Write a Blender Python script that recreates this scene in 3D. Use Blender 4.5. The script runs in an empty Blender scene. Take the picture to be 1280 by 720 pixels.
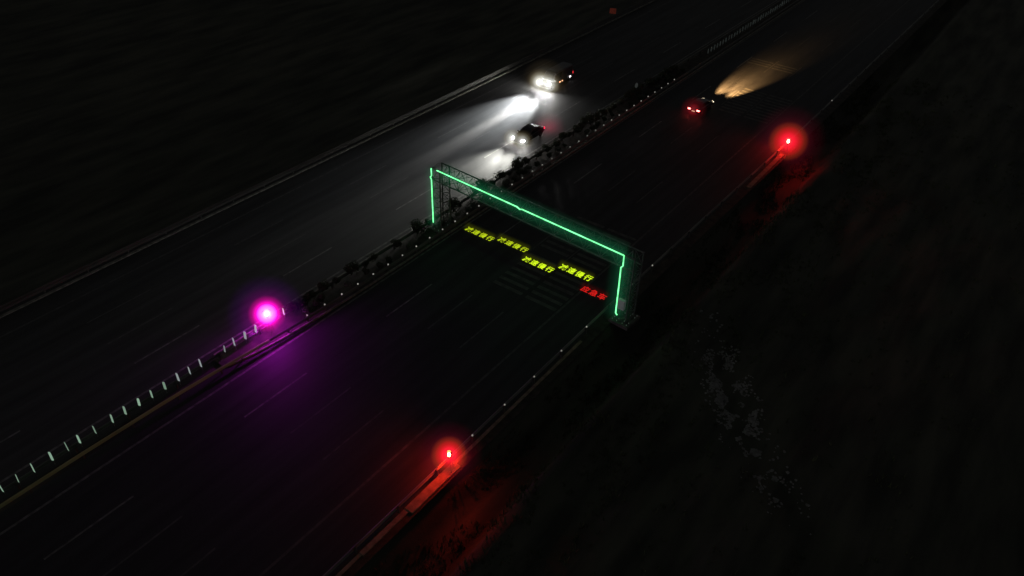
import bpy, math, random
from mathutils import Vector, Matrix
random.seed(7)
S = bpy.context.scene
COL = S.collection
R = math.radians

# ------------------------------------------------------------------ materials
def new_mat(name):
    m = bpy.data.materials.new(name); m.use_nodes = True
    nt = m.node_tree
    for n in list(nt.nodes): nt.nodes.remove(n)
    return m, nt, nt.nodes.new('ShaderNodeOutputMaterial')

def surf(name, c1, c2=None, scale=3.0, rough=0.7, metal=0.0, bump=0.0, stretch=None, detail=6.0, lo=0.35, hi=0.65, emit=None, spec=0.5, bscale=None):
    """Principled with object-space noise between two colours."""
    m, nt, out = new_mat(name)
    p = nt.nodes.new('ShaderNodeBsdfPrincipled')
    p.inputs['Roughness'].default_value = rough
    p.inputs['Metallic'].default_value = metal
    p.inputs['Specular IOR Level'].default_value = spec
    nt.links.new(p.outputs[0], out.inputs[0])
    c2 = c2 or tuple(x*0.7 for x in c1)
    tc = nt.nodes.new('ShaderNodeTexCoord')
    mp = nt.nodes.new('ShaderNodeMapping')
    if stretch: mp.inputs['Scale'].default_value = stretch
    nt.links.new(tc.outputs['Object'], mp.inputs[0])
    nz = nt.nodes.new('ShaderNodeTexNoise')
    nz.inputs['Scale'].default_value = scale; nz.inputs['Detail'].default_value = detail
    nt.links.new(mp.outputs[0], nz.inputs['Vector'])
    rp = nt.nodes.new('ShaderNodeValToRGB')
    rp.color_ramp.elements[0].position = lo; rp.color_ramp.elements[1].position = hi
    rp.color_ramp.elements[0].color = (*c2, 1); rp.color_ramp.elements[1].color = (*c1, 1)
    nt.links.new(nz.outputs[0], rp.inputs[0])
    nt.links.new(rp.outputs[0], p.inputs['Base Color'])
    if bump:
        n2 = nt.nodes.new('ShaderNodeTexNoise'); n2.inputs['Scale'].default_value = bscale or scale*6; n2.inputs['Detail'].default_value = 4
        nt.links.new(tc.outputs['Object'], n2.inputs['Vector'])
        b = nt.nodes.new('ShaderNodeBump'); b.inputs['Strength'].default_value = bump; b.inputs['Distance'].default_value = 0.05
        nt.links.new(n2.outputs[0], b.inputs['Height']); nt.links.new(b.outputs[0], p.inputs['Normal'])
    if emit:
        p.inputs['Emission Color'].default_value = (*emit[0], 1)
        p.inputs['Emission Strength'].default_value = emit[1]
        oi = nt.nodes.new('ShaderNodeObjectInfo'); mr = nt.nodes.new('ShaderNodeMapRange')     # added glow varies at random per object
        mr.inputs[3].default_value = emit[1]*.7; mr.inputs[4].default_value = emit[1]*1.3
        nt.links.new(oi.outputs['Random'], mr.inputs[0]); nt.links.new(mr.outputs[0], p.inputs['Emission Strength'])
    return m

def glow(name, rgb, strength, vary=0.0, scale=6.0):
    """A lit lamp face; vary adds the uneven brightness of an LED strip or a worn lens."""
    m, nt, out = new_mat(name)
    e = nt.nodes.new('ShaderNodeEmission'); e.inputs[0].default_value = (*rgb, 1); e.inputs[1].default_value = strength
    if vary:
        tc = nt.nodes.new('ShaderNodeTexCoord'); nz = nt.nodes.new('ShaderNodeTexNoise'); nz.inputs['Scale'].default_value = scale
        nt.links.new(tc.outputs['Object'], nz.inputs['Vector'])
        mr = nt.nodes.new('ShaderNodeMapRange'); mr.inputs[1].default_value = .3; mr.inputs[2].default_value = .7
        mr.inputs[3].default_value = strength*(1-vary); mr.inputs[4].default_value = strength*(1+vary)
        nt.links.new(nz.outputs[0], mr.inputs[0]); nt.links.new(mr.outputs[0], e.inputs[1])
    nt.links.new(e.outputs[0], out.inputs[0])
    return m

def added_glow_mat(name, radius, stops, line_axis=None):
    """Added glow volume for lens bloom and light spill: emission that fades with distance from the lamp (or from the strip when line_axis is given)."""
    m, nt, out = new_mat(name)
    tc = nt.nodes.new('ShaderNodeTexCoord'); mp = nt.nodes.new('ShaderNodeMapping')
    sc = [1/radius]*3
    if line_axis is not None: sc[line_axis] = 0
    mp.inputs['Scale'].default_value = sc
    nt.links.new(tc.outputs['Object'], mp.inputs[0])
    ln = nt.nodes.new('ShaderNodeVectorMath'); ln.operation = 'LENGTH'; nt.links.new(mp.outputs[0], ln.inputs[0])
    rp = nt.nodes.new('ShaderNodeValToRGB'); rp.color_ramp.interpolation = 'EASE'
    el = rp.color_ramp.elements
    while len(el) < len(stops): el.new(.5)
    for e, (p, c) in zip(el, stops): e.position = p; e.color = (*c, 1)
    nt.links.new(ln.outputs['Value'], rp.inputs[0])
    em = nt.nodes.new('ShaderNodeEmission'); em.inputs[1].default_value = 1.0
    nt.links.new(rp.outputs[0], em.inputs[0]); nt.links.new(em.outputs[0], out.inputs['Volume'])
    return m

def asphalt_mat(name, base, dark):
    m, nt, out = new_mat(name)
    p = nt.nodes.new('ShaderNodeBsdfPrincipled'); nt.links.new(p.outputs[0], out.inputs[0])
    tc = nt.nodes.new('ShaderNodeTexCoord')
    mp = nt.nodes.new('ShaderNodeMapping'); mp.inputs['Scale'].default_value = (1.0, 0.06, 1)
    nt.links.new(tc.outputs['Object'], mp.inputs[0])
    a = nt.nodes.new('ShaderNodeTexNoise'); a.inputs['Scale'].default_value = 1.1; a.inputs['Detail'].default_value = 5
    nt.links.new(mp.outputs[0], a.inputs['Vector'])
    b = nt.nodes.new('ShaderNodeTexNoise'); b.inputs['Scale'].default_value = 30; b.inputs['Detail'].default_value = 3
    nt.links.new(tc.outputs['Object'], b.inputs['Vector'])
    ra = nt.nodes.new('ShaderNodeValToRGB'); ra.color_ramp.elements[0].position = .3; ra.color_ramp.elements[1].position = .7
    ra.color_ramp.elements[0].color = (*dark, 1); ra.color_ramp.elements[1].color = (*base, 1)
    nt.links.new(a.outputs[0], ra.inputs[0])
    mx = nt.nodes.new('ShaderNodeMix'); mx.data_type = 'RGBA'; mx.blend_type = 'MULTIPLY'; mx.inputs[0].default_value = .6
    nt.links.new(ra.outputs[0], mx.inputs[6])
    rb = nt.nodes.new('ShaderNodeValToRGB'); rb.color_ramp.elements[0].position = .3; rb.color_ramp.elements[1].position = .7
    rb.color_ramp.elements[0].color = (.45, .45, .45, 1); rb.color_ramp.elements[1].color = (1.3, 1.3, 1.3, 1)
    nt.links.new(b.outputs[0], rb.inputs[0]); nt.links.new(rb.outputs[0], mx.inputs[7])
    nt.links.new(mx.outputs[2], p.inputs['Base Color'])
    p.inputs['Roughness'].default_value = .68; p.inputs['Specular IOR Level'].default_value = .3
    bp = nt.nodes.new('ShaderNodeBump'); bp.inputs['Strength'].default_value = .35; bp.inputs['Distance'].default_value = .02
    nt.links.new(b.outputs[0], bp.inputs['Height']); nt.links.new(bp.outputs[0], p.inputs['Normal'])
    return m

M = dict(
    asphalt=asphalt_mat('asphalt', (.050, .050, .053), (.026, .026, .028)),
    asphalt_far=asphalt_mat('asphalt_old', (.060, .060, .060), (.028, .028, .029)),
    line=surf('worn_white_paint', (.22, .22, .205), (.06, .06, .057), scale=2.2, rough=.75, lo=.3, hi=.7),
    line_dim=surf('very_worn_white_paint', (.105, .105, .10), (.045, .045, .043), scale=2.0, rough=.8, lo=.3, hi=.7),
    rumble=surf('rumble_paint', (.12, .12, .11), (.055, .055, .052), scale=1.6, rough=.85, lo=.3, hi=.7),
    soil=surf('soil', (.060, .052, .040), (.022, .020, .016), scale=1.4, rough=.95, bump=.5),
    terrain=surf('rough_grass_ground', (.075, .076, .055), (.026, .028, .020), scale=.35, rough=.95, bump=.6, stretch=(1.6, .28, 1), bscale=2.5),
    grass=surf('grass_blades', (.07, .085, .035), (.03, .04, .016), scale=5, rough=.8),
    concrete=surf('stained_concrete', (.13, .122, .11), (.07, .066, .058), scale=1.8, rough=.85, bump=.2),
    gutter=surf('dirty_gutter_concrete', (.30, .24, .16), (.16, .13, .09), scale=2.2, rough=.9, bump=.3),
    rail_mid=surf('aged_galvanised_steel', (.085, .083, .075), (.05, .049, .045), scale=1.0, rough=.6, stretch=(1, .25, 1)),
    kerb=surf('kerb_concrete', (.24, .235, .20), (.11, .105, .09), scale=2.5, rough=.85, bump=.2),
    stone=surf('pale_rubble', (.27, .265, .258), (.15, .147, .14), scale=2.5, rough=.9, bump=.3),
    rail=surf('brightened_painted_steel', (.40, .53, .25), (.25, .34, .15), scale=1.2, rough=.6, stretch=(1, .25, 1)),  # paint lightened and yellowed in place of light falling on this stretch
    rail_dull=surf('dull_galvanised_steel', (.24, .235, .21), (.13, .127, .115), scale=1.0, rough=.6, stretch=(1, .25, 1)),
    rail_dark=surf('dark_galvanised_steel', (.13, .13, .12), (.07, .07, .065), scale=1.0, rough=.65, stretch=(1, .25, 1)),
    steel=surf('grey_galvanised_steel', (.13, .137, .133), (.08, .084, .08), scale=3, rough=.6),
    cabinet=surf('grey_cabinet_paint_glow', (.62, .66, .64), (.50, .54, .52), scale=3, rough=.5, emit=((.6, .8, .7), .03)),  # faint greenish glow added to the paint; the cabinet is no lamp
    reflector=surf('glass_bead_reflector_glow', (.6, .6, .55), (.4, .4, .36), scale=9, rough=.3, emit=((1, .98, .88), .22)),  # emission stands in for light thrown back by the beads
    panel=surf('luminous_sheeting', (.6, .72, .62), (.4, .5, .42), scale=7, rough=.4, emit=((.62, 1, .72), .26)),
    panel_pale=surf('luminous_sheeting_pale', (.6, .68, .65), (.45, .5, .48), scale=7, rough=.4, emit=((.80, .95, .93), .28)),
    panel_dull=surf('faint_glow_sheeting', (.11, .125, .118), (.055, .06, .058), scale=7, rough=.5, emit=((.8, 1, .95), .010)),  # dark sheeting with a trace of glow added
    red_sign=surf('red_sign_paint_glow', (.62, .10, .06), (.40, .06, .04), scale=3, rough=.5, emit=((1, .2, .1), .012)),  # slight red glow added to the board's paint
    leaf=surf('dark_leaf', (.045, .060, .028), (.016, .024, .010), scale=4, rough=.65),
    leaf_pale=surf('dusty_leaf', (.16, .17, .14), (.05, .06, .04), scale=4, rough=.7),
    twig=surf('twig_bark', (.06, .048, .035), (.03, .024, .018), scale=9, rough=.9),
    black_plastic=surf('black_plastic', (.03, .03, .03), (.02, .02, .02), scale=9, rough=.5),
    tyre=surf('tyre_rubber', (.022, .022, .022), (.015, .015, .015), scale=20, rough=.85),
    rim=surf('alloy_rim', (.45, .45, .46), (.3, .3, .31), scale=9, rough=.35, metal=.8),
    glass=surf('tinted_glass', (.012, .014, .016), (.008, .009, .010), scale=2, rough=.06, spec=.8),
    paint_dark=surf('charcoal_car_paint', (.030, .031, .034), (.024, .025, .028), scale=2, rough=.25),
    paint_van=surf('dark_van_paint', (.07, .07, .075), (.05, .05, .055), scale=2, rough=.35),
    paint_blue=surf('dark_blue_car_paint', (.022, .026, .036), (.016, .02, .03), scale=2, rough=.25),
    plate=surf('plate_lit', (.7, .6, .45), (.6, .5, .36), scale=12, rough=.5, emit=((1, .62, .4), .45)),
    plate_blue=surf('plate_blue', (.05, .10, .35), (.04, .08, .28), scale=12, rough=.5),
    headlight=glow('headlight_lens', (1, .97, .93), 800, .3, 9),
    headlight_hot=glow('headlight_lens_hot', (1, .985, .94), 3200, .3, 9),
    warm_head=glow('warm_headlight_lens', (1, .82, .55), 4, .3, 9),
    tail=glow('tail_lens', (1, .02, .06), 5, .4, 9),
    tail_hot=glow('tail_lens_hot', (1, .085, .075), 16, .4, 9),
    tail_dim=glow('tail_lens_dim', (1, .03, .04), 1.2, .4, 9),
    amber=glow('amber_marker', (1, .46, .22), 2.6, .4, 9),
    white_marker=glow('white_side_marker', (1, .93, .93), 7, .3, 9),
    led=glow('green_led_strip', (.17, 1.0, .33), 2.1, .35, 1.8),
    txt_yellow=glow('yellow_lettering_light', (.62, .90, .015), 1.15, .25, 2.5),
    txt_yellow_dim=glow('yellow_lettering_light_soft', (.50, .66, .012), .95, .3, 2.5),
    txt_red=glow('red_lettering_light', (.62, .012, .010), 1.0, .3, 2.5),
    bulb_red=glow('red_lamp_bulb', (1, .030, .008), 1050),
    bulb_red_far=glow('red_lamp_bulb_far', (1, .016, .010), 620),
    bulb_purple=glow('magenta_lamp_bulb', (.80, .0130, 1), 620),
)

# ------------------------------------------------------------------ mesh helper
class MB:
    def __init__(s): s.v = []; s.f = []
    def quad(s, *p):
        i = len(s.v); s.v += [tuple(q) for q in p]; s.f.append(tuple(range(i, i+len(p))))
    def box(s, c, d, rz=0.0, bev=0.0):
        cx, cy, cz = c; dx, dy, dz = [q/2 for q in d]; i = len(s.v); ca, sa = math.cos(rz), math.sin(rz)
        for z in (-dz, dz):
            for x, y in ((-dx, -dy), (dx, -dy), (dx, dy), (-dx, dy)):
                s.v.append((cx+x*ca-y*sa, cy+x*sa+y*ca, cz+z))
        for f in ((0,3,2,1),(4,5,6,7),(0,1,5,4),(1,2,6,5),(2,3,7,6),(3,0,4,7)): s.f.append(tuple(i+k for k in f))
    def tube(s, pts, r, n=8, cap=True):
        """Tube through a list of points; r a number or a list."""
        pts = [Vector(p) for p in pts]; rs = r if isinstance(r, (list, tuple)) else [r]*len(pts)
        rings = []
        prev = None
        for k, p in enumerate(pts):
            t = (pts[min(k+1, len(pts)-1)]-pts[max(k-1, 0)]).normalized()
            a = prev if prev is not None else (Vector((0, 0, 1)) if abs(t.z) < .9 else Vector((1, 0, 0)))
            u = (a - t*a.dot(t)).normalized(); w = t.cross(u); prev = u
            i = len(s.v)
            for j in range(n):
                an = 2*math.pi*j/n
                s.v.append(tuple(p + (u*math.cos(an)+w*math.sin(an))*rs[k]))
            rings.append(i)
        for a, b in zip(rings, rings[1:]):
            for j in range(n): s.f.append((a+j, a+(j+1) % n, b+(j+1) % n, b+j))
        if cap:
            s.f.append(tuple(rings[0]+j for j in reversed(range(n)))); s.f.append(tuple(rings[-1]+j for j in range(n)))
    def lathe(s, prof, c=(0, 0, 0), n=16, axis='z'):
        i0 = len(s.v)
        for r, z in prof:
            for j in range(n):
                a = 2*math.pi*j/n; x, y = r*math.cos(a), r*math.sin(a)
                p = (x, y, z) if axis == 'z' else (z, x, y)
                s.v.append((c[0]+p[0], c[1]+p[1], c[2]+p[2]))
        for k in range(len(prof)-1):
            for j in range(n):
                a, b = i0+k*n+j, i0+k*n+(j+1) % n; s.f.append((a, b, b+n, a+n))
        s.f.append(tuple(i0+j for j in reversed(range(n)))); e = i0+(len(prof)-1)*n; s.f.append(tuple(e+j for j in range(n)))
    def loft(s, rings, cap=True):
        n = len(rings[0]); i0 = len(s.v)
        for r in rings: s.v += [tuple(p) for p in r]
        for k in range(len(rings)-1):
            for j in range(n):
                a, b = i0+k*n+j, i0+k*n+(j+1) % n; s.f.append((a, b, b+n, a+n))
        if cap:
            s.f.append(tuple(i0+j for j in reversed(range(n)))); e = i0+(len(rings)-1)*n; s.f.append(tuple(e+j for j in range(n)))
    def sweep(s, path, prof, closed=True):
        """path: list of (x, y); prof: list of (side offset, z)."""
        rings = []
        P = [Vector((p[0], p[1])) for p in path]
        for k, p in enumerate(P):
            t = (P[min(k+1, len(P)-1)]-P[max(k-1, 0)]).normalized(); nrm = Vector((t.y, -t.x))
            rings.append([(p.x+nrm.x*o, p.y+nrm.y*o, z) for o, z in prof])
        if closed: s.loft(rings)
        else:
            i0 = len(s.v); n = len(prof)
            for r in rings: s.v += r
            for k in range(len(rings)-1):
                for j in range(n-1):
                    a = i0+k*n+j; s.f.append((a, a+1, a+1+n, a+n))
    def build(s, name, mat, parent=None, smooth=False, bevel=0.0, loc=None, rotz=None):
        me = bpy.data.meshes.new(name); me.from_pydata(s.v, [], s.f); me.materials.append(mat); me.update()
        if smooth:
            for p in me.polygons: p.use_smooth = True
        o = bpy.data.objects.new(name, me); COL.objects.link(o)
        if parent: o.parent = parent
        if loc: o.location = loc
        if rotz is not None: o.rotation_euler.z = rotz
        if bevel:
            b = o.modifiers.new('bevel', 'BEVEL'); b.width = bevel; b.segments = 2; b.limit_method = 'ANGLE'
        return o

def tag(o, label, cat, group=None, kind=None):
    o['label'] = label; o['category'] = cat
    if group: o['group'] = group
    if kind: o['kind'] = kind
    return o
def thing(name, label, cat, loc=(0, 0, 0), rotz=0, group=None):
    o = bpy.data.objects.new(name, None); COL.objects.link(o); o.location = loc; o.rotation_euler.z = rotz; o.empty_display_size = .3
    return tag(o, label, cat, group)
def struct(o): o['kind'] = 'structure'; return o
def dup(o, parent=None):
    c = o.copy(); COL.objects.link(c)
    if parent: c.parent = parent
    for ch in list(o.children): dup(ch, c)
    return c
def interp(tab, y):
    if y <= tab[0][0]: return tab[0][1]
    for (a, xa), (b, xb) in zip(tab, tab[1:]):
        if y <= b: return xa+(xb-xa)*(y-a)/(b-a)
    return tab[-1][1]
def frange(a, b, d):
    out = []
    while a < b-1e-6: out.append(a); a += d
    return out+[b]

# ------------------------------------------------------------------ setting: ground, roads, markings
Y0, Y1 = -60.0, 320.0
RAIL_R = [(-60, 18.55), (50, 18.62), (70, 18.9), (95, 19.35), (320, 21.0)]
RAIL_M = [(-60, -1.55), (5, -1.5), (12, -1.5), (19, -1.38), (25, -1.05), (31, -.68), (36, -.5), (45, -.46), (110, -.35), (150, -.45), (320, -.6)]
RAIL_F = [(-60, -2.62), (320, -2.5)]
RAIL_A = [(-60, -21.7), (40, -21.5), (85, -21.3), (320, -21.6)]

# ground terrain: flat below the roads, ditch and bank on the right, low slope on the left
from mathutils import noise as mnoise
def ground_z(x, y):
    z = -.06
    if x > 19.4:
        t = x-19.4
        z = -.06 - 2.1*min(1, t/1.7)                                   # verge falls into the ditch
        if x > 23.0: z += 2.6*min(1, (x-23.0)/1.7)                       # and rises to a bank
        if x > 25.2: z -= .85*min(1, (x-25.2)/2.2)
        n = mnoise.fractal(Vector((x*.25, y*.10, 3.1)), 1, 2, 4)
        w = min(1, t/2)
        z += w*n*.45
        if x > 26: z += min(6, (x-26)*.03) + mnoise.fractal(Vector((x*.05, y*.04, 9)), 1, 2, 3)*min(1, (x-26)/10)*.9
        ch = chan_dist(x, y)
        if ch < 3.5: z -= .7*(1-ch/3.5)**2*min(1, max(0, (x-23)/3))
    elif x < -23:
        t = -23-x
        z = -.06 - .5*min(1, t/2) + min(9, max(0, t-8)*.10) + mnoise.fractal(Vector((x*.12, y*.06, 5)), 1, 2, 4)*.15*min(1, t/4)
    return z
CHAN = [(22.5, 58.5), (25.5, 54.5), (28.2, 51), (30.2, 48.2), (32.1, 45.6), (35, 41.8), (39.1, 38.6), (44, 35)]
def chan_dist(x, y):
    best = 99
    if not (18 < x < 50 and 28 < y < 66): return best
    for a, b in zip(CHAN, CHAN[1:]):
        ax, ay = a; bx, by = b; dx, dy = bx-ax, by-ay
        t = max(0, min(1, ((x-ax)*dx+(y-ay)*dy)/(dx*dx+dy*dy)))
        best = min(best, math.hypot(x-ax-t*dx, y-ay-t*dy))
    return best
g = MB()
xs = [-1500, -700, -350] + [-200+8*k for k in range(16)] + [-72+3*k for k in range(17)] + [-22.0, 19.4] + [19.9+.6*k for k in range(40)] + [45+2*k for k in range(12)] + [75, 85, 100, 130, 180, 300, 600, 1500]
ys = [-900, -300, -120] + [-60+4*k for k in range(15)] + [1.5*k for k in range(0, 90)] + [136+5*k for k in range(20)] + [260, 320, 450, 800, 1600]
for y in ys:
    for x in xs: g.v.append((x, y, ground_z(x, y)))
nx = len(xs)
for j in range(len(ys)-1):
    for i in range(nx-1):
        a = j*nx+i; g.f.append((a, a+1, a+1+nx, a+nx))
struct(g.build('ground', M['terrain'], smooth=True))

# near carriageway, far carriageway, median soil
def strip(name, x0f, x1f, z, mat, y0=Y0, y1=Y1, step=6.0):
    b = MB(); yy = frange(y0, y1, step)
    for y in yy: b.v += [(x0f(y), y, z), (x1f(y), y, z)]
    for k in range(len(yy)-1): b.f.append((2*k, 2*k+1, 2*k+3, 2*k+2))
    return struct(b.build(name, mat))
strip('road', lambda y: -1.6, lambda y: interp(RAIL_R, y)-.05, 0.0, M['asphalt'])
strip('opposite_road', lambda y: -22.0, lambda y: -2.4, 0.003, M['asphalt_far'])
strip('verge', lambda y: interp(RAIL_R, y)-.05, lambda y: interp(RAIL_R, y)+1.0, -.012, M['soil'])

# planted median island with its kerb
KERB = [(-1.72, 23.3), (-1.66, 23.7), (-1.45, 24.3), (-1.2, 25.4), (-1.0, 26.4), (-.72, 29.0), (-.5, 33), (-.36, 38), (-.33, 60), (-.25, 110), (-.3, 320)]
def kerb_x(y): return interp([(p[1], p[0]) for p in KERB], y)
b = MB(); b.sweep(KERB, [(.09, .004), (.09, .13), (.06, .16), (-.06, .16), (-.09, .13), (-.09, .004)])
struct(b.build('kerb', M['kerb']))
b = MB(); yy = [23.6, 24.5, 26, 28] + frange(30, Y1, 6)
for y in yy: b.v += [(-3.35, y, .115), (kerb_x(y)-.06, y, .115)]
for k in range(len(yy)-1): b.f.append((2*k, 2*k+1, 2*k+3, 2*k+2))
struct(b.build('median', M['soil']))
b = MB(); b.sweep([(-3.42, 24), (-3.42, 320)], [(.08, .006), (.08, .15), (-.06, .15), (-.08, .12), (-.08, .006)])
struct(b.build('kerb', M['kerb']))

# painted lines: one structure object per line
def solid(x, w, mat, y0=Y0, y1=Y1, z=.006, fx=None):
    strip('lane_line', (fx and (lambda y: fx(y)-w/2)) or (lambda y: x-w/2), (fx and (lambda y: fx(y)+w/2)) or (lambda y: x+w/2), z, mat, y0, y1, 6)
def dashes(x, start, mat, w=.15, z=.006):
    b = MB(); y = start-15*5
    while y < Y1:
        if y > Y0: b.quad((x-w/2, y, z), (x+w/2, y, z), (x+w/2, y+6, z), (x-w/2, y+6, z))
        y += 15
    struct(b.build('lane_line', mat))
solid(0, .2, M['line']); dashes(3.87, 21.2, M['line']); dashes(7.75, 22.2, M['line_dim']); dashes(11.42, 22.0, M['line_dim'])
solid(15.15, .2, M['line_dim']); solid(18.1, .12, M['line_dim'], fx=lambda y: interp(RAIL_R, y)-.35)
solid(-4.05, .2, M['line'], z=.010); dashes(-7.55, 34.6, M['line'], z=.010); dashes(-11.3, 34.6, M['line_dim'], z=.010)
dashes(-15.05, 35, M['line_dim'], z=.010); solid(-18.8, .2, M['line_dim'], z=.010)
# transverse rumble strips across the lanes before and beyond the gantry
def rumble(y0, n, pitch, x0, x1, w=.42):
    b = MB()
    for k in range(n):
        y = y0+k*pitch
        for a, c in ((0.2, 3.65), (4.1, 7.5), (8.0, 11.2), (11.65, 14.9)):
            if c > x0 and a < x1: b.quad((a, y, .0075), (c, y, .0075), (c, y+w, .0075), (a, y+w, .0075))
    struct(b.build('rumble_strips', M['rumble']))
rumble(45.9, 7, .95, 7.8, 15); rumble(53.6, 8, .95, 7.8, 15); rumble(95.4, 10, 1.0, 7.8, 12); rumble(114.5, 3, 1.0, 3.9, 11)

# concrete gutter beside the right guardrail, wider near the lamp
b = MB()
for x0, x1, y0, y1, z in ((18.72, 19.42, 22.4, 27.4, .10), (18.74, 19.12, 18.2, 22.38, .06), (18.74, 19.0, 14.0, 18.18, .03), (18.74, 19.0, 27.43, 44, .03), (19.35, 19.85, 78, 88.4, .06)):
    b.box(((x0+x1)/2, (y0+y1)/2, z/2-.02), (x1-x0, y1-y0, z+.04))
struct(b.build('gutter', M['gutter'], bevel=.02))

# pale rubble in the dry channel, grass on the banks: stuff nobody could count
def blob_stone(b, c, r, rng):
    i = len(b.v)
    P = [(0, 0, 1), (1, 0, 0), (0, 1, 0), (-1, 0, 0), (0, -1, 0), (.6, .6, .5), (-.6, .6, .45), (-.6, -.6, .5), (.6, -.6, .45)]
    for p in P:
        k = r*rng.uniform(.7, 1.2); b.v.append((c[0]+p[0]*k, c[1]+p[1]*k, c[2]+p[2]*k*.6))
    for f in ((0, 5, 6), (0, 6, 7), (0, 7, 8), (0, 8, 5), (5, 1, 2), (5, 2, 6), (6, 2, 3), (6, 3, 7), (7, 3, 4), (7, 4, 8), (8, 4, 1), (8, 1, 5)): b.f.append(tuple(i+k for k in f))
rng = random.Random(3); b = MB()
wts = [.0, .08, .45, .9, .8, .3, .0]
for k, (p, q) in enumerate(zip(CHAN, CHAN[1:])):
    for j in range(int(1500*wts[k])):
        t = rng.random(); x = p[0]+(q[0]-p[0])*t+rng.gauss(0, .8); y = p[1]+(q[1]-p[1])*t+rng.gauss(0, .62)
        if mnoise.noise(Vector((x*.8, y*.8, 1))) < -.12: continue
        blob_stone(b, (x, y, ground_z(x, y)-.03), rng.uniform(.05, .17), rng)
tag(b.build('rubble', M['stone']), 'pale rubble lying along the dry channel on the right bank', 'rubble', kind='stuff')
rng = random.Random(5); b = MB()
def tuft(b, x, y, z, h, rng, n=6):
    for _ in range(n):
        a = rng.uniform(0, 6.28); l = h*rng.uniform(.6, 1.2); w = .03+.02*rng.random(); dx, dy = math.cos(a), math.sin(a)
        bx, by = x+rng.gauss(0, .12), y+rng.gauss(0, .12)
        b.quad((bx-dy*w, by+dx*w, z-.03), (bx+dy*w, by-dx*w, z-.03), (bx+dx*l*.5, by+dy*l*.5, z+l))
for _ in range(9000):
    y = rng.uniform(5, 125); x = 19.9 + abs(rng.gauss(0, 1))*5.5 if rng.random() < .8 else rng.uniform(20, 48)
    if mnoise.noise(Vector((x*.5, y*.16, 7))) < -.05 or chan_dist(x, y) < 1.1: continue
    tuft(b, x, y, ground_z(x, y), rng.uniform(.15, .5), rng, 5)
tag(b.build('grass', M['grass']), 'rough tufted grass over the dark bank beside the road', 'grass', kind='stuff')

# ------------------------------------------------------------------ guardrails
WPROF = [(.0, .44), (.035, .47), (.075, .49), (.075, .53), (.02, .575), (.02, .625), (.075, .67), (.075, .71), (.035, .73), (.0, .76), (-.006, .757), (.028, .725), (.066, .706), (.066, .674), (.012, .628), (.012, .572), (.066, .526), (.066, .494), (.028, .474), (-.006, .443)]
def guardrail(label, tab, ys_rail, y_posts, mat, side, refl=None, post_mat='rail_dark', prof=WPROF):
    """side: +1 beam bulges to +x. Posts are parts; some carry a reflector."""
    r = thing('guardrail', label, 'guardrail', (interp(tab, 40), 40, 0))
    path = [(interp(tab, y)-interp(tab, 40), y-40) for y in ys_rail]
    b = MB(); b.sweep(path, [(o*side, z) for o, z in prof]); b.build('rail_beam', mat, r)
    pm = MB()
    for c in (-.045, .045): pm.box((c, 0, .36), (.008, .12, .72))
    pm.box((0, 0, .36), (.09, .008, .72)); pm.box((.055*side, 0, .60), (.06, .16, .22))
    rm = MB(); rm.box((0, 0, .80), (.09, .10, .10)); rm.box((0, 0, .86), (.05, .06, .03))
    p0 = None; r0 = None
    for y in y_posts:
        if p0 is None: p = p0 = pm.build('post', M[post_mat], r)
        else: p = p0.copy(); COL.objects.link(p); p.parent = r
        p.location = (interp(tab, y)-interp(tab, 40)-.075*side, y-40, 0)
        if refl and refl(y):
            if r0 is None: q = r0 = rm.build('reflector', M['reflector'], p)
            else: q = r0.copy(); COL.objects.link(q); q.parent = p
    return r
guardrail('grey guardrail along the right shoulder, with small reflectors on its posts', RAIL_R, frange(-40, 240, 4), [45+3.85*k for k in range(-16, 44)], M['rail_dull'], -1, refl=lambda y: 29 < y < 47 or 52 < y < 58 or 104 < y < 107)
guardrail('pale yellowish median guardrail on the side nearer the camera, lower left', RAIL_M, frange(-40, 22, 2)+[23, 24.5, 26, 27.5], frange(-25, 25, 3.7), M['rail'], 1)
guardrail('dull guardrail in front of the median shrubs, with a row of tiny reflectors', RAIL_M, [27.6]+frange(29, 60, 2)+frange(64, 240, 4), [29.5]+[31.5+1.93*k for k in range(40)], M['rail_dark'], 1, refl=lambda y: 31 < y < 100)  # same rail line, its dimmer stretch put in as darker steel
guardrail('dark median guardrail on the far side, below the row of pale panels', RAIL_F, frange(-40, 240, 6), frange(-20, 160, 4), M['rail_dark'], -1)
guardrail('long guardrail along the outer edge of the opposite carriageway, far left', RAIL_A, frange(-40, 240, 6), frange(0, 180, 4), M['rail_mid'], 1, prof=[(o, .30+(z-.44)*1.75) for o, z in WPROF])
# its low concrete footing
b = MB(); b.sweep([(interp(RAIL_A, y)+.25, y) for y in frange(-40, 240, 10)], [(.12, .006), (.12, .12), (-.12, .14), (-.12, .006)])
struct(b.build('kerb', M['kerb']))

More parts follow.
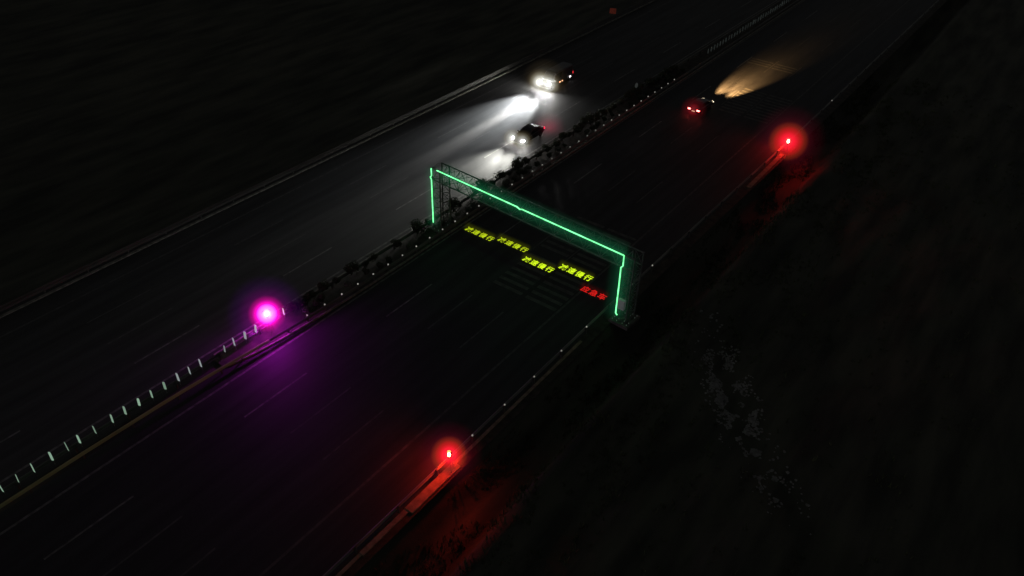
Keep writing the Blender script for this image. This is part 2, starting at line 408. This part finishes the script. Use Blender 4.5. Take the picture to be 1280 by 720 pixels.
# ------------------------------------------------------------------ anti-glare panels on the median
def make_panel(mat):
    t = thing('anti_glare_panel', '', 'panel', group='')
    b = MB()   # a slightly waisted board with rounded head
    pr = [(-.085, 0), (-.10, .12), (-.10, .62), (-.07, .76), (.07, .76), (.10, .62), (.10, .12), (.085, 0)]
    b.loft([[(x, -.012, z) for x, z in pr], [(x, .012, z) for x, z in pr]]); b.build('board', mat, t)
    c = MB(); c.box((0, .03, -.03), (.05, .03, .72)); c.box((0, .04, -.12), (.14, .05, .05)); c.build('bracket', M['rail_dark'], t)
    return t
def place_panels(proto, ys, label, group, x=-2.36, z=.74):
    first = True
    for y in ys:
        o = proto if first else dup(proto); first = False
        o.location = (x, y, z); o.rotation_euler.z = R(12)+random.uniform(-.35, .35); o.scale = (random.uniform(.85, 1.2), 1, random.uniform(.85, 1.08))
        o.rotation_euler.y = random.uniform(-.08, .08); o.rotation_euler.x = random.uniform(-.06, .06)
        o['label'] = label; o['group'] = group
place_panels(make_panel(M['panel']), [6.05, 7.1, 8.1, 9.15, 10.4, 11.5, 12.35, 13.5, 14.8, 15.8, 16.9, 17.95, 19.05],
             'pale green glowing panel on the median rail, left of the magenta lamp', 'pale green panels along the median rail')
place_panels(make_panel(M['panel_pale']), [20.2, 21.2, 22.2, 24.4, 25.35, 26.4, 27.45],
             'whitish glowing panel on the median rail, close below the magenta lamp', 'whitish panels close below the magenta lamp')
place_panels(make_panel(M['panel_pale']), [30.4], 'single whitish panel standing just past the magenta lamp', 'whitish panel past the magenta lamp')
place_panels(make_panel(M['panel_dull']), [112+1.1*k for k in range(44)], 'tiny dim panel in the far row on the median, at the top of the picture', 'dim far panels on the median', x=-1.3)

# ------------------------------------------------------------------ shrubs in the median
def shrub_mesh(seed, rad, h, n):
    rng = random.Random(seed); b = MB()
    lobes = [(rng.uniform(-.4, .4)*rad, rng.uniform(-.4, .4)*rad, h*rng.uniform(.4, .72), rad*rng.uniform(.4, .7)) for _ in range(6)]
    for _ in range(n):
        lx, ly, lz, lr = rng.choice(lobes)
        d = Vector((rng.gauss(0, 1), rng.gauss(0, 1), rng.gauss(0, 1))).normalized()*lr*rng.uniform(.55, 1.12)
        p = Vector((lx, ly, lz))+d
        if p.z < .05: continue
        a = Vector((rng.gauss(0, 1), rng.gauss(0, 1), rng.gauss(0, .6))).normalized(); c = a.cross(d.normalized()+Vector((.01, 0, .02))).normalized()
        s = rng.uniform(.05, .11)
        b.quad(p-a*s, p+c*s*.5, p+a*s, p-c*s*.5)
    t = MB()
    for _ in range(5):
        e = Vector((rng.uniform(-.5, .5)*rad, rng.uniform(-.5, .5)*rad, h*.7)); t.tube([(0, 0, -.02), tuple(e*.5), tuple(e)], [.035, .02, .008], 5)
    return b, t
shr = []
for k, (rad, h, n, pale) in enumerate([(.75, 1.3, 900, 0), (.9, 1.5, 1100, 0), (.6, 1.0, 700, 0), (.55, .8, 500, 1)]):
    t = thing('median_shrub', '', 'shrub', group='shrubs along the planted median')
    b, s = shrub_mesh(40+k, rad, h, n); b.build('foliage', M['leaf_pale'] if pale else M['leaf'], t); s.build('stem', M['twig'], t)
    shr.append(t)
used = set()
rng = random.Random(21)
def put_shrub(kind, x, y, s):
    o = shr[kind] if kind not in used else dup(shr[kind]); used.add(kind)
    o.location = (x, y, .11); o.rotation_euler.z = rng.uniform(0, 6.28); o.scale = (s, s*rng.uniform(.9, 1.15), s*rng.uniform(.85, 1.15))
    if kind == 3: o['label'] = 'low pale dusty shrub among the dark bushes of the median'; o['group'] = 'pale shrubs of the median'
    else: o['label'] = 'dark round leafy shrub in the planted median between the carriageways'; o['group'] = 'dark shrubs along the planted median'
y = 31.5
while y < 104:
    if not 49.5 < y < 52.2:
        put_shrub(rng.choice((0, 0, 1, 2)), -2.75+rng.uniform(-.2, .25), y, rng.uniform(.6, 1.15))
    if rng.random() < .75: put_shrub(rng.choice((0, 2, 2, 3, 3)), -1.55+rng.uniform(-.2, .2), y+rng.uniform(.4, .9), rng.uniform(.6, .85))
    y += rng.uniform(.9, 1.9)+(1.4 if rng.random() < .08 else 0)

# round marker on the median, little red board on the far-left rail
t = thing('road_marker', 'pale round disc marker on a thin post above the median shrubs', 'marker', (-2.65, 91.9, .11))
b = MB(); b.tube([(0, 0, 0), (0, 0, 1.75)], .03, 8); b.build('post', M['steel'], t)
b = MB(); b.lathe([(.30, -.015), (.34, 0), (.30, .015)], (0, 0, 0), 20, 'x'); o = b.build('disc', M['panel_dull'], t, loc=(0, -.06, 1.5)); o.rotation_euler = (0, R(15), R(60))
t = thing('warning_board', 'small red board on posts at the far left guardrail, top of the picture', 'sign', (-22.0, 118.6, -.05), R(20))
b = MB(); [b.tube([(x, 0, 0), (x, 0, 1.6)], .035, 8) for x in (-.4, .4)]; b.build('post', M['steel'], t)
b = MB(); b.box((0, -.05, 1.25), (1.1, .03, .9)); b.build('board', M['red_sign'], t, bevel=.01)

# ------------------------------------------------------------------ gantry
GX, GY = -2.05, 49.32; GANG = R(-3.1); GL = 22.85
gan = thing('gantry', 'steel truss gantry over the near carriageway outlined by bright green light strips', 'gantry', (GX, GY, 0), GANG)
ZT, ZB, DP = 6.95, 5.72, 1.35
def lattice(b, a, bb, up, n, r=.028):
    """zig-zag bracing between line a->bb and the same line shifted by up."""
    a, bb, up = Vector(a), Vector(bb), Vector(up)
    for k in range(n):
        p = a.lerp(bb, k/n); q = a.lerp(bb, (k+1)/n); m = a.lerp(bb, (k+.5)/n)
        b.tube([p, m+up], r, 6); b.tube([m+up, q], r, 6)
        b.tube([p, p+up], r*.9, 6)
    b.tube([bb, bb+up], r*.9, 6)
for x0, nm in ((0, 'left'), (GL-1.0, 'right')):
    b = MB()
    for x in (x0, x0+1.0):
        for yy_ in (0, DP): b.tube([(x, yy_, .12), (x, yy_, ZT)], .07, 10)
    col = b.build('column', M['steel'], gan)
    b = MB()
    lattice(b, (x0, 0, .3), (x0, 0, ZB), (1.0, 0, 0), 5); lattice(b, (x0, DP, .3), (x0, DP, ZB), (1.0, 0, 0), 5)
    lattice(b, (x0, 0, .3), (x0, 0, ZB), (0, DP, 0), 5); lattice(b, (x0+1.0, 0, .3), (x0+1.0, 0, ZB), (0, DP, 0), 5)
    b.build('column_bracing', M['steel'], col)
    b = MB(); b.box((x0+.5, DP/2, .06), (1.9, 2.2, .32)); pl = b.build('base_plinth', M['concrete'], gan, bevel=.03)
    b = MB()
    for x in (x0-.22, x0+.22, x0+.78, x0+1.22):
        for yy_ in (-.18, .18, DP-.18, DP+.18): b.tube([(x, yy_, .2), (x, yy_, .30)], .035, 6)
    b.build('anchor_bolts', M['cabinet'], pl)
for yy_, z in ((0, ZT), (0, ZB), (DP, ZT), (DP, ZB)):
    b = MB(); b.tube([(-.05, yy_, z), (GL+.05, yy_, z)], .065, 10); b.build('chord', M['steel'], gan)
N = 14
b = MB(); lattice(b, (.0, 0, ZB), (GL, 0, ZB), (0, 0, ZT-ZB), N); b.build('lattice_bracing', M['steel'], gan)
b = MB(); lattice(b, (.0, DP, ZB), (GL, DP, ZB), (0, 0, ZT-ZB), N); b.build('lattice_bracing', M['steel'], gan)
b = MB(); lattice(b, (.0, 0, ZT), (GL, 0, ZT), (0, DP, 0), N); b.build('lattice_bracing', M['steel'], gan)
b = MB(); lattice(b, (.0, 0, ZB), (GL, 0, ZB), (0, DP, 0), N); b.build('lattice_bracing', M['steel'], gan)
# the three light strips with their little kinks
b = MB(); b.tube([(.75, -.12, ZT+.02), (10.55, -.12, ZT+.03), (10.9, -.12, ZT-.10), (11.15, -.12, ZT+.0), (GL-1.02, -.12, ZT+.02)], .052, 8); b.build('light_strip', M['led'], gan)
b = MB(); b.tube([(0, -.12, ZT-.02), (.02, -.12, ZT-.8), (-.16, -.12, ZT-1.0), (-.02, -.12, ZT-1.25), (.03, -.12, .85)], .05, 8); b.build('light_strip', M['led'], gan)
b = MB(); b.tube([(GL-1.0, -.12, ZT+.02), (GL-.96, -.12, ZT-1.0), (GL-1.13, -.12, ZT-1.25), (GL-1.08, -.12, ZT-3), (GL-1.02, -.12, .95), (GL-.84, -.14, .8)], .052, 8); b.build('light_strip', M['led'], gan)
b = MB(); b.box((GL-.45, -.32, 2.3), (.62, .34, .95)); cb = b.build('control_cabinet', M['cabinet'], gan, bevel=.02)
b = MB(); b.box((GL-.45, -.497, 2.3), (.5, .012, .8)); b.build('door', M['cabinet'], cb)
# glow added around the strips in place of lens bloom
GSTOPS = [(0, (.008, .13, .048)), (.10, (.005, .085, .032)), (.28, (.0015, .028, .011)), (.6, (.0004, .008, .0035)), (1, (0, 0, 0))]
def added_glow_tube(axis, c, length, r, k=1.0):
    b = MB(); h = length/2
    d = Vector((h, 0, 0)) if axis == 0 else Vector((0, 0, h))
    b.tube([-d, d], r, 16)
    return b.build('added_glow', added_glow_mat('added_glow_green', r, [(p, tuple(q*k for q in col)) for p, col in GSTOPS], axis), gan, loc=c)
added_glow_tube(0, ((1.4+GL-1)/2, -.05, ZT+.02), GL-2.4, 1.3, .9)
added_glow_tube(2, (0, -.05, ZT/2+.3), ZT-.6, .9)
added_glow_tube(2, (GL-.95, -.05, ZT/2+.3), ZT-.6, 1.4, .6)

# ------------------------------------------------------------------ light lettering on the road
def lettering(text, x0, yc, pitch, w, h, mat, label, tint=(.8, .9, .01), bold=.021):
    """A row of light characters lying on the road; each character fills a box w x h and is a part."""
    t = thing('light_lettering', label, 'lettering', (x0, yc, .012))
    for k, chx in enumerate(text):
        cu = bpy.data.curves.new('glyph', 'FONT'); cu.body = chx; cu.size = 1.0; cu.offset = bold; cu.resolution_u = 2
        o = bpy.data.objects.new('glyph', cu); COL.objects.link(o); bpy.context.view_layer.update()
        me = bpy.data.meshes.new_from_object(o.evaluated_get(bpy.context.evaluated_depsgraph_get()))
        bpy.data.objects.remove(o); bpy.data.curves.remove(cu)
        X_ = [v.co.x for v in me.vertices]; Y_ = [v.co.y for v in me.vertices]
        ax, bx, ay, by = min(X_), max(X_), min(Y_), max(Y_)
        b = MB()
        for v in me.vertices: b.v.append(((v.co.x-ax)/(bx-ax)*w, ((v.co.y-ay)/(by-ay)-.5)*h, 0))
        for p in me.polygons: b.f.append(tuple(p.vertices))
        bpy.data.meshes.remove(me)
        b.build('character', mat, t, loc=(pitch*k, 0, 0))
    L_ = pitch*(len(text)-1)+w; b = MB(); b.tube([(-L_/2-.1, 0, 0), (L_/2+.1, 0, 0)], .75, 16)
    b.build('added_glow', added_glow_mat('lettering_spill_glow', .75, [(0, tuple(q*.055 for q in tint)), (.4, tuple(q*.028 for q in tint)), (1, (0, 0, 0))], 0), t, loc=(L_/2, 0, .02))  # spill of the letters' light put in as a glowing volume
    return t
lettering('减速慢行', .38, 51.5, .885, .74, .82, M['txt_yellow_dim'], 'yellow-green characters of light on the road, leftmost of the row')
lettering('减速慢行', 4.10, 52.05, .90, .75, .82, M['txt_yellow_dim'], 'yellow-green characters of light, second from the left, starting right of the first group')
lettering('减速慢行', 8.0, 50.85, .88, .74, .86, M['txt_yellow'], 'bright yellow characters of light, third from the left, lower than the second group')
lettering('减速慢行', 11.45, 52.0, .92, .77, .93, M['txt_yellow'], 'bright yellow characters of light, fourth group, above the red one')
lettering('应急车', 14.95, 50.35, .88, .76, .90, M['txt_red'], 'red characters of light on the shoulder beside the gantry leg', (.8, .01, .01))

# ------------------------------------------------------------------ warning lamps
def glow_ball(parent, loc, r, stops, name='added_glow'):  # glowing ball added around a light in place of lens bloom
    b = MB(); n = 20
    b.lathe([(max(.001, math.sin(math.pi*k/n))*r, -math.cos(math.pi*k/n)*r) for k in range(n+1)], (0, 0, 0), 32)
    return b.build(name, added_glow_mat(name, r, stops), parent, smooth=True, loc=loc)
def warning_lamp(label, loc, bulb, br, bz, zlamp, halo, hood):
    t = thing('warning_lamp', label, 'lamp', loc)
    b = MB(); n = 14                                        # curved metal hood added to block the lamp's light to the back
    for zz, rr in ((zlamp-br-.10, br*2.0), (zlamp+bz+.02, br*2.3), (zlamp+bz+.14, br*1.3)):
        for q in (rr, rr+.012):
            for k in range(n+1):
                a = hood[0]-hood[1]/2+hood[1]*k/n; b.v.append((math.cos(a)*q, math.sin(a)*q, zz))
    m_ = n+1
    for l in range(2):
        for q in range(2):
            for k in range(n):
                i0 = (l*2+q)*m_+k; i1 = i0+2*m_; b.f.append((i0, i0+1, i1+1, i1))
    b.build('hood', M['black_plastic'], t)
    for k in range(3):
        a = R(90+120*k); b = MB(); d = Vector((math.cos(a), math.sin(a), 0))
        b.tube([(d*.42)+Vector((0, 0, 0)), (d*.05)+Vector((0, 0, zlamp-br-.28))], .018, 6)
        lg = b.build('leg', M['steel'], t)
        f = MB(); f.lathe([(.03, 0), (.03, .03), (.012, .05)], tuple(d*.42), 8); f.build('foot', M['black_plastic'], lg)
    b = MB(); b.lathe([(.04, zlamp-br-.32), (.10, zlamp-br-.26), (.11, zlamp-br-.10), (.07, zlamp-br-.04)], (0, 0, 0), 14); b.build('housing', M['black_plastic'], t)
    n = 6; prof = [(max(.002, math.sin(math.pi*k/n))*br, zlamp-math.cos(math.pi*k/n)*bz) for k in range(n+1)]
    b = MB(); b.lathe(prof, (0, 0, 0), 10); b.build('bulb', bulb, t, smooth=True)
    glow_ball(t, (0, 0, zlamp), halo[0], halo[1])
    return t
def red_halo(k):
    return [(p, tuple(q*k for q in c)) for p, c in [(0, (1.5, .10, .12)), (.15, (.62, .004, .022)), (.31, (.25, .002, .004)), (.43, (.075, .006, .002)), (.54, (.009, .0003, .001)), (.7, (.003, 0, .0004)), (1, (0, 0, 0))]]
warning_lamp('glowing red lamp on the right guardrail near the bottom of the picture', (18.92, 26.75, .09), M['bulb_red'], .10, .16, 1.42, (2.5, red_halo(1.35)), (R(75), R(175)))
warning_lamp('glowing red lamp by the right shoulder, the farther one beyond the gantry', (19.72, 89.1, .05), M['bulb_red_far'], .14, .22, 1.42, (4.6, red_halo(.66)), (R(70), R(170)))
warning_lamp('large magenta lamp on a tripod in the median below the gantry', (-2.05, 28.6, .03), M['bulb_purple'], .17, .17, 2.1, (3.4, [(0, (7, 2.0, 6.2)), (.17, (2.8, .26, 2.2)), (.26, (.75, .0, .42)), (.37, (.17, .0, .075)), (.47, (.014, .0, .013)), (.75, (.002, .0, .004)), (1, (0, 0, 0))]), (R(150), R(170)))

# ------------------------------------------------------------------ vehicles (local +y is forward)
def ring(y, hw, zb, zt, tuck=.86):
    m = (zb+zt)/2; c = .10
    return [(-hw*tuck, y, zb), (-hw, y, zb+c), (-hw, y, m), (-hw*.985, y, zt-c*.6), (-hw*.92, y, zt), (hw*.92, y, zt), (hw*.985, y, zt-c*.6), (hw, y, m), (hw, y, zb+c), (hw*tuck, y, zb)]
def wheel(parent, x, y, r=.32, w=.21):
    s = 1 if x > 0 else -1
    b = MB(); b.lathe([(r*.6, -w/2), (r*.93, -w/2), (r, -w/2+.03), (r, w/2-.03), (r*.93, w/2), (r*.6, w/2)], (0, 0, 0), 22, 'x')
    wl = b.build('wheel', M['tyre'], parent, smooth=False, loc=(x, y, r))
    b = MB(); b.lathe([(r*.58, -.02), (r*.62, s*w*.35), (r*.2, s*w*.46)][::1], (0, 0, 0), 14, 'x')
    for k in range(5):
        a = 2*math.pi*k/5; b.tube([(s*w*.46, 0, 0), (s*w*.50, math.cos(a)*r*.58, math.sin(a)*r*.58)], .028, 5)
    b.build('rim', M['rim'], wl)
def car(label, loc, rotz, paint, L=4.6, van=False, head=None, tail=None, plate=None, group=None):
    t = thing('van' if van else 'car', label, 'van' if van else 'car', loc, rotz, group)
    h = L/2; b = MB()
    if van:
        st = [(-h, .86, .50, 1.0), (-h+.06, .93, .36, 1.12), (-h+.9, .96, .26, 1.14), (0, .97, .25, 1.12), (h-1.3, .97, .25, 1.10), (h-.6, .95, .26, 1.0), (h-.15, .90, .30, .90), (h, .78, .42, .74)]
        cab = [(1.08, -h+.05, h-.75, .93), (1.5, -h+.07, h-1.10, .90), (2.0, -h+.12, h-1.60, .84), (2.16, -h+.22, h-1.95, .76)]
    else:
        st = [(-h, .70, .46, .80), (-h+.08, .82, .33, .96), (-h+.7, .89, .23, 1.0), (-.2, .90, .21, .95), (h-1.25, .90, .22, .92), (h-.5, .87, .23, .82), (h-.1, .79, .29, .73), (h, .64, .38, .62)]
        cab = [(.90, -h+.35, h-1.1, .81), (1.15, -h+.75, h-1.55, .745), (1.38, -h+1.15, h-2.0, .66), (1.45, -h+1.5, h-2.35, .60)]
    b.loft([ring(*s) for s in st])
    rings = []
    for z, ya, yb, hw in cab:
        c = .10
        rings.append([(-hw+c, ya, z), (hw-c, ya, z), (hw, ya+c, z), (hw, yb-c, z), (hw-c, yb, z), (-hw+c, yb, z), (-hw, yb-c, z), (-hw, ya+c, z)])
    b.loft(rings)
    b.build('body', paint, t, bevel=.025)
    # windows 6 mm proud of the cabin faces
    (z0, a0, f0, w0), (z1, a1, f1, w1) = cab[0], cab[2]
    e = .008
    def lerp(p, q, k): return p+(q-p)*k
    for (ya, yb) in ((a0, a1), (f0, f1)):
        s = 1 if ya == f0 else -1; q = MB()
        k0, k1 = .12, .94
        q.loft([[(-(lerp(w0, w1, k)-.15), lerp(ya, yb, k)+s*o, lerp(z0, z1, k)) , (lerp(w0, w1, k)-.15, lerp(ya, yb, k)+s*o, lerp(z0, z1, k)), (lerp(w0, w1, k)-.15, lerp(ya, yb, k)+s*o2, lerp(z0, z1, k)), (-(lerp(w0, w1, k)-.15), lerp(ya, yb, k)+s*o2, lerp(z0, z1, k))] for k, o, o2 in ((k0, .055, .04), (.5, .075, .04), (k1, .055, .03))])
        q.build('windscreen' if s > 0 else 'rear_window', M['glass'], t)
    for s in (-1, 1):
        spans = ((.10, .46), (.50, .90)) if not van else ((.62, .93),)
        for u0, u1 in spans:
            q = MB(); pts = []
            for k in (.14, .9):
                ya, yb, hw, z = lerp(a0, a1, k), lerp(f0, f1, k), lerp(w0, w1, k), lerp(z0, z1, k)
                pts.append(((s*(hw+.03), lerp(ya, yb, u0), z), (s*(hw+.03), lerp(ya, yb, u1), z), (s*(hw-.02), lerp(ya, yb, u1), z), (s*(hw-.02), lerp(ya, yb, u0), z)))
            q.loft(pts); q.build('side_window', M['glass'], t)
        m = MB(); my = f0-.35
        m.box((s*(w0+.17), my, z0+.10), (.20, .10, .14)); m.box((s*(w0+.04), my, z0+.06), (.12, .05, .05)); m.build('mirror', paint, t, bevel=.02)
        zl = .86 if van else .66; wl = .74
        m = MB(); m.loft([[(s*(wl+dx), h-.16+dy, zl+dz) for dx, dy, dz in ((-.17, .14, -.08), (.10, .0, -.08), (.13, -.10, .07), (-.16, .05, .09))], [(s*(wl+dx*.9), h-.10+dy, zl+dz*.85) for dx, dy, dz in ((-.17, .14, -.08), (.10, .0, -.08), (.13, -.10, .07), (-.16, .05, .09))]]); m.build('headlight', head, t)
        zt_ = .95 if van else .80
        m = MB(); m.box((s*(.80 if van else .62), -h-.0, zt_), (.12 if van else .36, .10, .34 if van else .17)); m.box((s*(.91 if van else .80), -h+.10, zt_), (.05, .16, .30 if van else .11)); m.build('taillight', tail, t, bevel=.01)
        for yw in (h-.85, -h+.85): wheel(t, s*(.86 if van else .80), yw, .35 if van else .32)
    m = MB(); m.box((0, -h-.03, .62), (.44, .02, .14)); m.build('number_plate', plate or M['plate_blue'], t)
    m = MB(); m.box((0, h+.0, .40 if not van else .46), (1.0, .06, .14)); m.build('grille', M['black_plastic'], t, bevel=.01)
    return t
def spot(parent, loc, yaw, pitch, power, cone, blend, color, r=.06, wide=1.0):
    l = bpy.data.lights.new('headlight_beam', 'SPOT'); l.energy = power; l.spot_size = R(cone); l.spot_blend = blend; l.color = color; l.shadow_soft_size = r
    o = bpy.data.objects.new('headlight_beam', l); COL.objects.link(o); o.parent = parent; o.location = loc
    o.rotation_euler = (R(90-pitch), 0, R(yaw)); o.scale = (wide, 1, 1)      # a flat, wide beam like a real dipped headlight
    return o
c1 = car('dark van coming towards the camera with dazzling headlights and amber side lamps', (-13.55, 88.6, .004), math.pi, M['paint_van'], 6.0, True, M['headlight_hot'], M['tail_dim'])
for (yy_, mt, l) in ((.5, M['amber'], .35), (-.1, M['amber'], .2), (-2.1, M['white_marker'], .30)):
    b = MB(); b.box((-1.0, yy_, .62), (.05, l, .12)); b.build('side_marker', mt, c1, bevel=.01)
c2 = car('dark car coming towards the camera with bright white headlights, beside the median', (-6.55, 72.05, .004), math.pi, M['paint_dark'], 4.6, False, M['headlight'], M['tail'])
c3 = car('dark car driving away with red tail lights and a warm beam ahead', (6.2, 93.75, 0), 0, M['paint_blue'], 4.6, False, M['warm_head'], M['tail_hot'], M['plate'])
W = (1, .97, .93)
for s in (-1, 1):
    spot(c1, (s*.74, 3.06, .86), 1.5, 6.4, 70000, 16, 1.0, (.94, .98, 1), .3, 2.8)
    spot(c1, (s*.74, 3.06, .86), s*2.5+3.0, 5.0, 120000 if s < 0 else 60000, 9.5, 1.0, (1, .98, .93), .12)
    spot(c2, (s*.74, 2.38, .66), 2, 5.6, 30000, 16, 1.0, (1, 1, .92), .3, 3.0)
    spot(c3, (s*.66, 2.38, .66), -s*1.5-4.5, 4.6, 230000, 9, 1.0, (1, .54, .19), .12, 2.5)
    spot(c3, (s*.66, 2.38, .66), -s*2-3, 6.0, 90000, 7, 1.0, (1, .56, .20), .05, .7)
def white_halo(k): return [(p, tuple(q*k for q in c)) for p, c in [(0, (1.0, 1.0, .95)), (.25, (.30, .31, .28)), (.5, (.075, .070, .055)), (.72, (.022, .016, .008)), (1, (0, 0, 0))]]
LENS_BLOOM = [(0, (5, 5, 4.8)), (.15, (1.1, 1.1, 1.05)), (.36, (.30, .30, .275)), (.58, (.075, .068, .048)), (.80, (.010, .007, .003)), (1, (0, 0, 0))]
for s in (-1, 1):
    glow_ball(c1, (s*.74, 3.02, .88), 2.0, LENS_BLOOM); glow_ball(c2, (s*.72, 2.34, .68), 1.5, [(p, tuple(q*.8 for q in c)) for p, c in LENS_BLOOM])  # headlight bloom put in as glowing balls
glow_ball(c1, (0, 2.9, .95), 3.6, white_halo(.09))
glow_ball(c3, (0, -2.3, .8), 1.9, [(0, (.45, .03, .035)), (.22, (.12, .004, .007)), (.5, (.018, .0005, .001)), (1, (0, 0, 0))])  # tail light bloom put in as a glowing ball
glow_ball(c2, (-.75, -3.3, .35), 2.3, [(0, (.12, .004, .016)), (.3, (.040, .001, .006)), (.65, (.010, 0, .0015)), (1, (0, 0, 0))])  # red light behind the car put in as a glowing ball

# ------------------------------------------------------------------ sky, moonlight, camera
w = bpy.data.worlds.new('World'); S.world = w; w.use_nodes = True
nt = w.node_tree; bg = nt.nodes['Background']
sky = nt.nodes.new('ShaderNodeTexSky'); sky.sky_type = 'NISHITA'; sky.sun_disc = False
SUN_EL, SUN_ROT = R(4), R(200)
sky.sun_elevation = SUN_EL; sky.sun_rotation = SUN_ROT
hs = nt.nodes.new('ShaderNodeHueSaturation'); hs.inputs['Saturation'].default_value = .10
nt.links.new(sky.outputs[0], hs.inputs['Color']); nt.links.new(hs.outputs[0], bg.inputs[0]); bg.inputs[1].default_value = .0225
sl = bpy.data.lights.new('moon', 'SUN'); sl.energy = .004; sl.angle = R(.5); sl.color = (1, .97, .92)
so = bpy.data.objects.new('moon', sl); COL.objects.link(so); so.rotation_euler = (R(90)-SUN_EL, 0, R(180)-SUN_ROT)

f = 970.0
up = -Vector((-50, 1280, f)); up.normalize()
fw = Vector((880, -700, f)); fw -= up*fw.dot(up); fw.normalize()
rt = fw.cross(up)
cam = bpy.data.cameras.new('camera'); co = bpy.data.objects.new('camera', cam); COL.objects.link(co)
cam.sensor_width = 36; cam.lens = f/1280*36; cam.clip_end = 5000; cam.clip_start = .5
X = Vector((rt.x, fw.x, up.x)); Yd = Vector((rt.y, fw.y, up.y)); Zf = Vector((rt.z, fw.z, up.z))
co.matrix_world = Matrix(((X.x, -Yd.x, -Zf.x, 42.37), (X.y, -Yd.y, -Zf.y, 0), (X.z, -Yd.z, -Zf.z, 42.8), (0, 0, 0, 1)))
S.camera = co
S.view_settings.view_transform = 'Standard'; S.view_settings.look = 'None'; S.view_settings.exposure = 0
S.cycles.use_denoising = True; S.cycles.max_bounces = 4; S.cycles.volume_bounces = 0; S.cycles.transparent_max_bounces = 8
S.cycles.use_light_tree = True; S.cycles.sample_clamp_indirect = 4.0; S.cycles.caustics_reflective = False; S.cycles.caustics_refractive = False
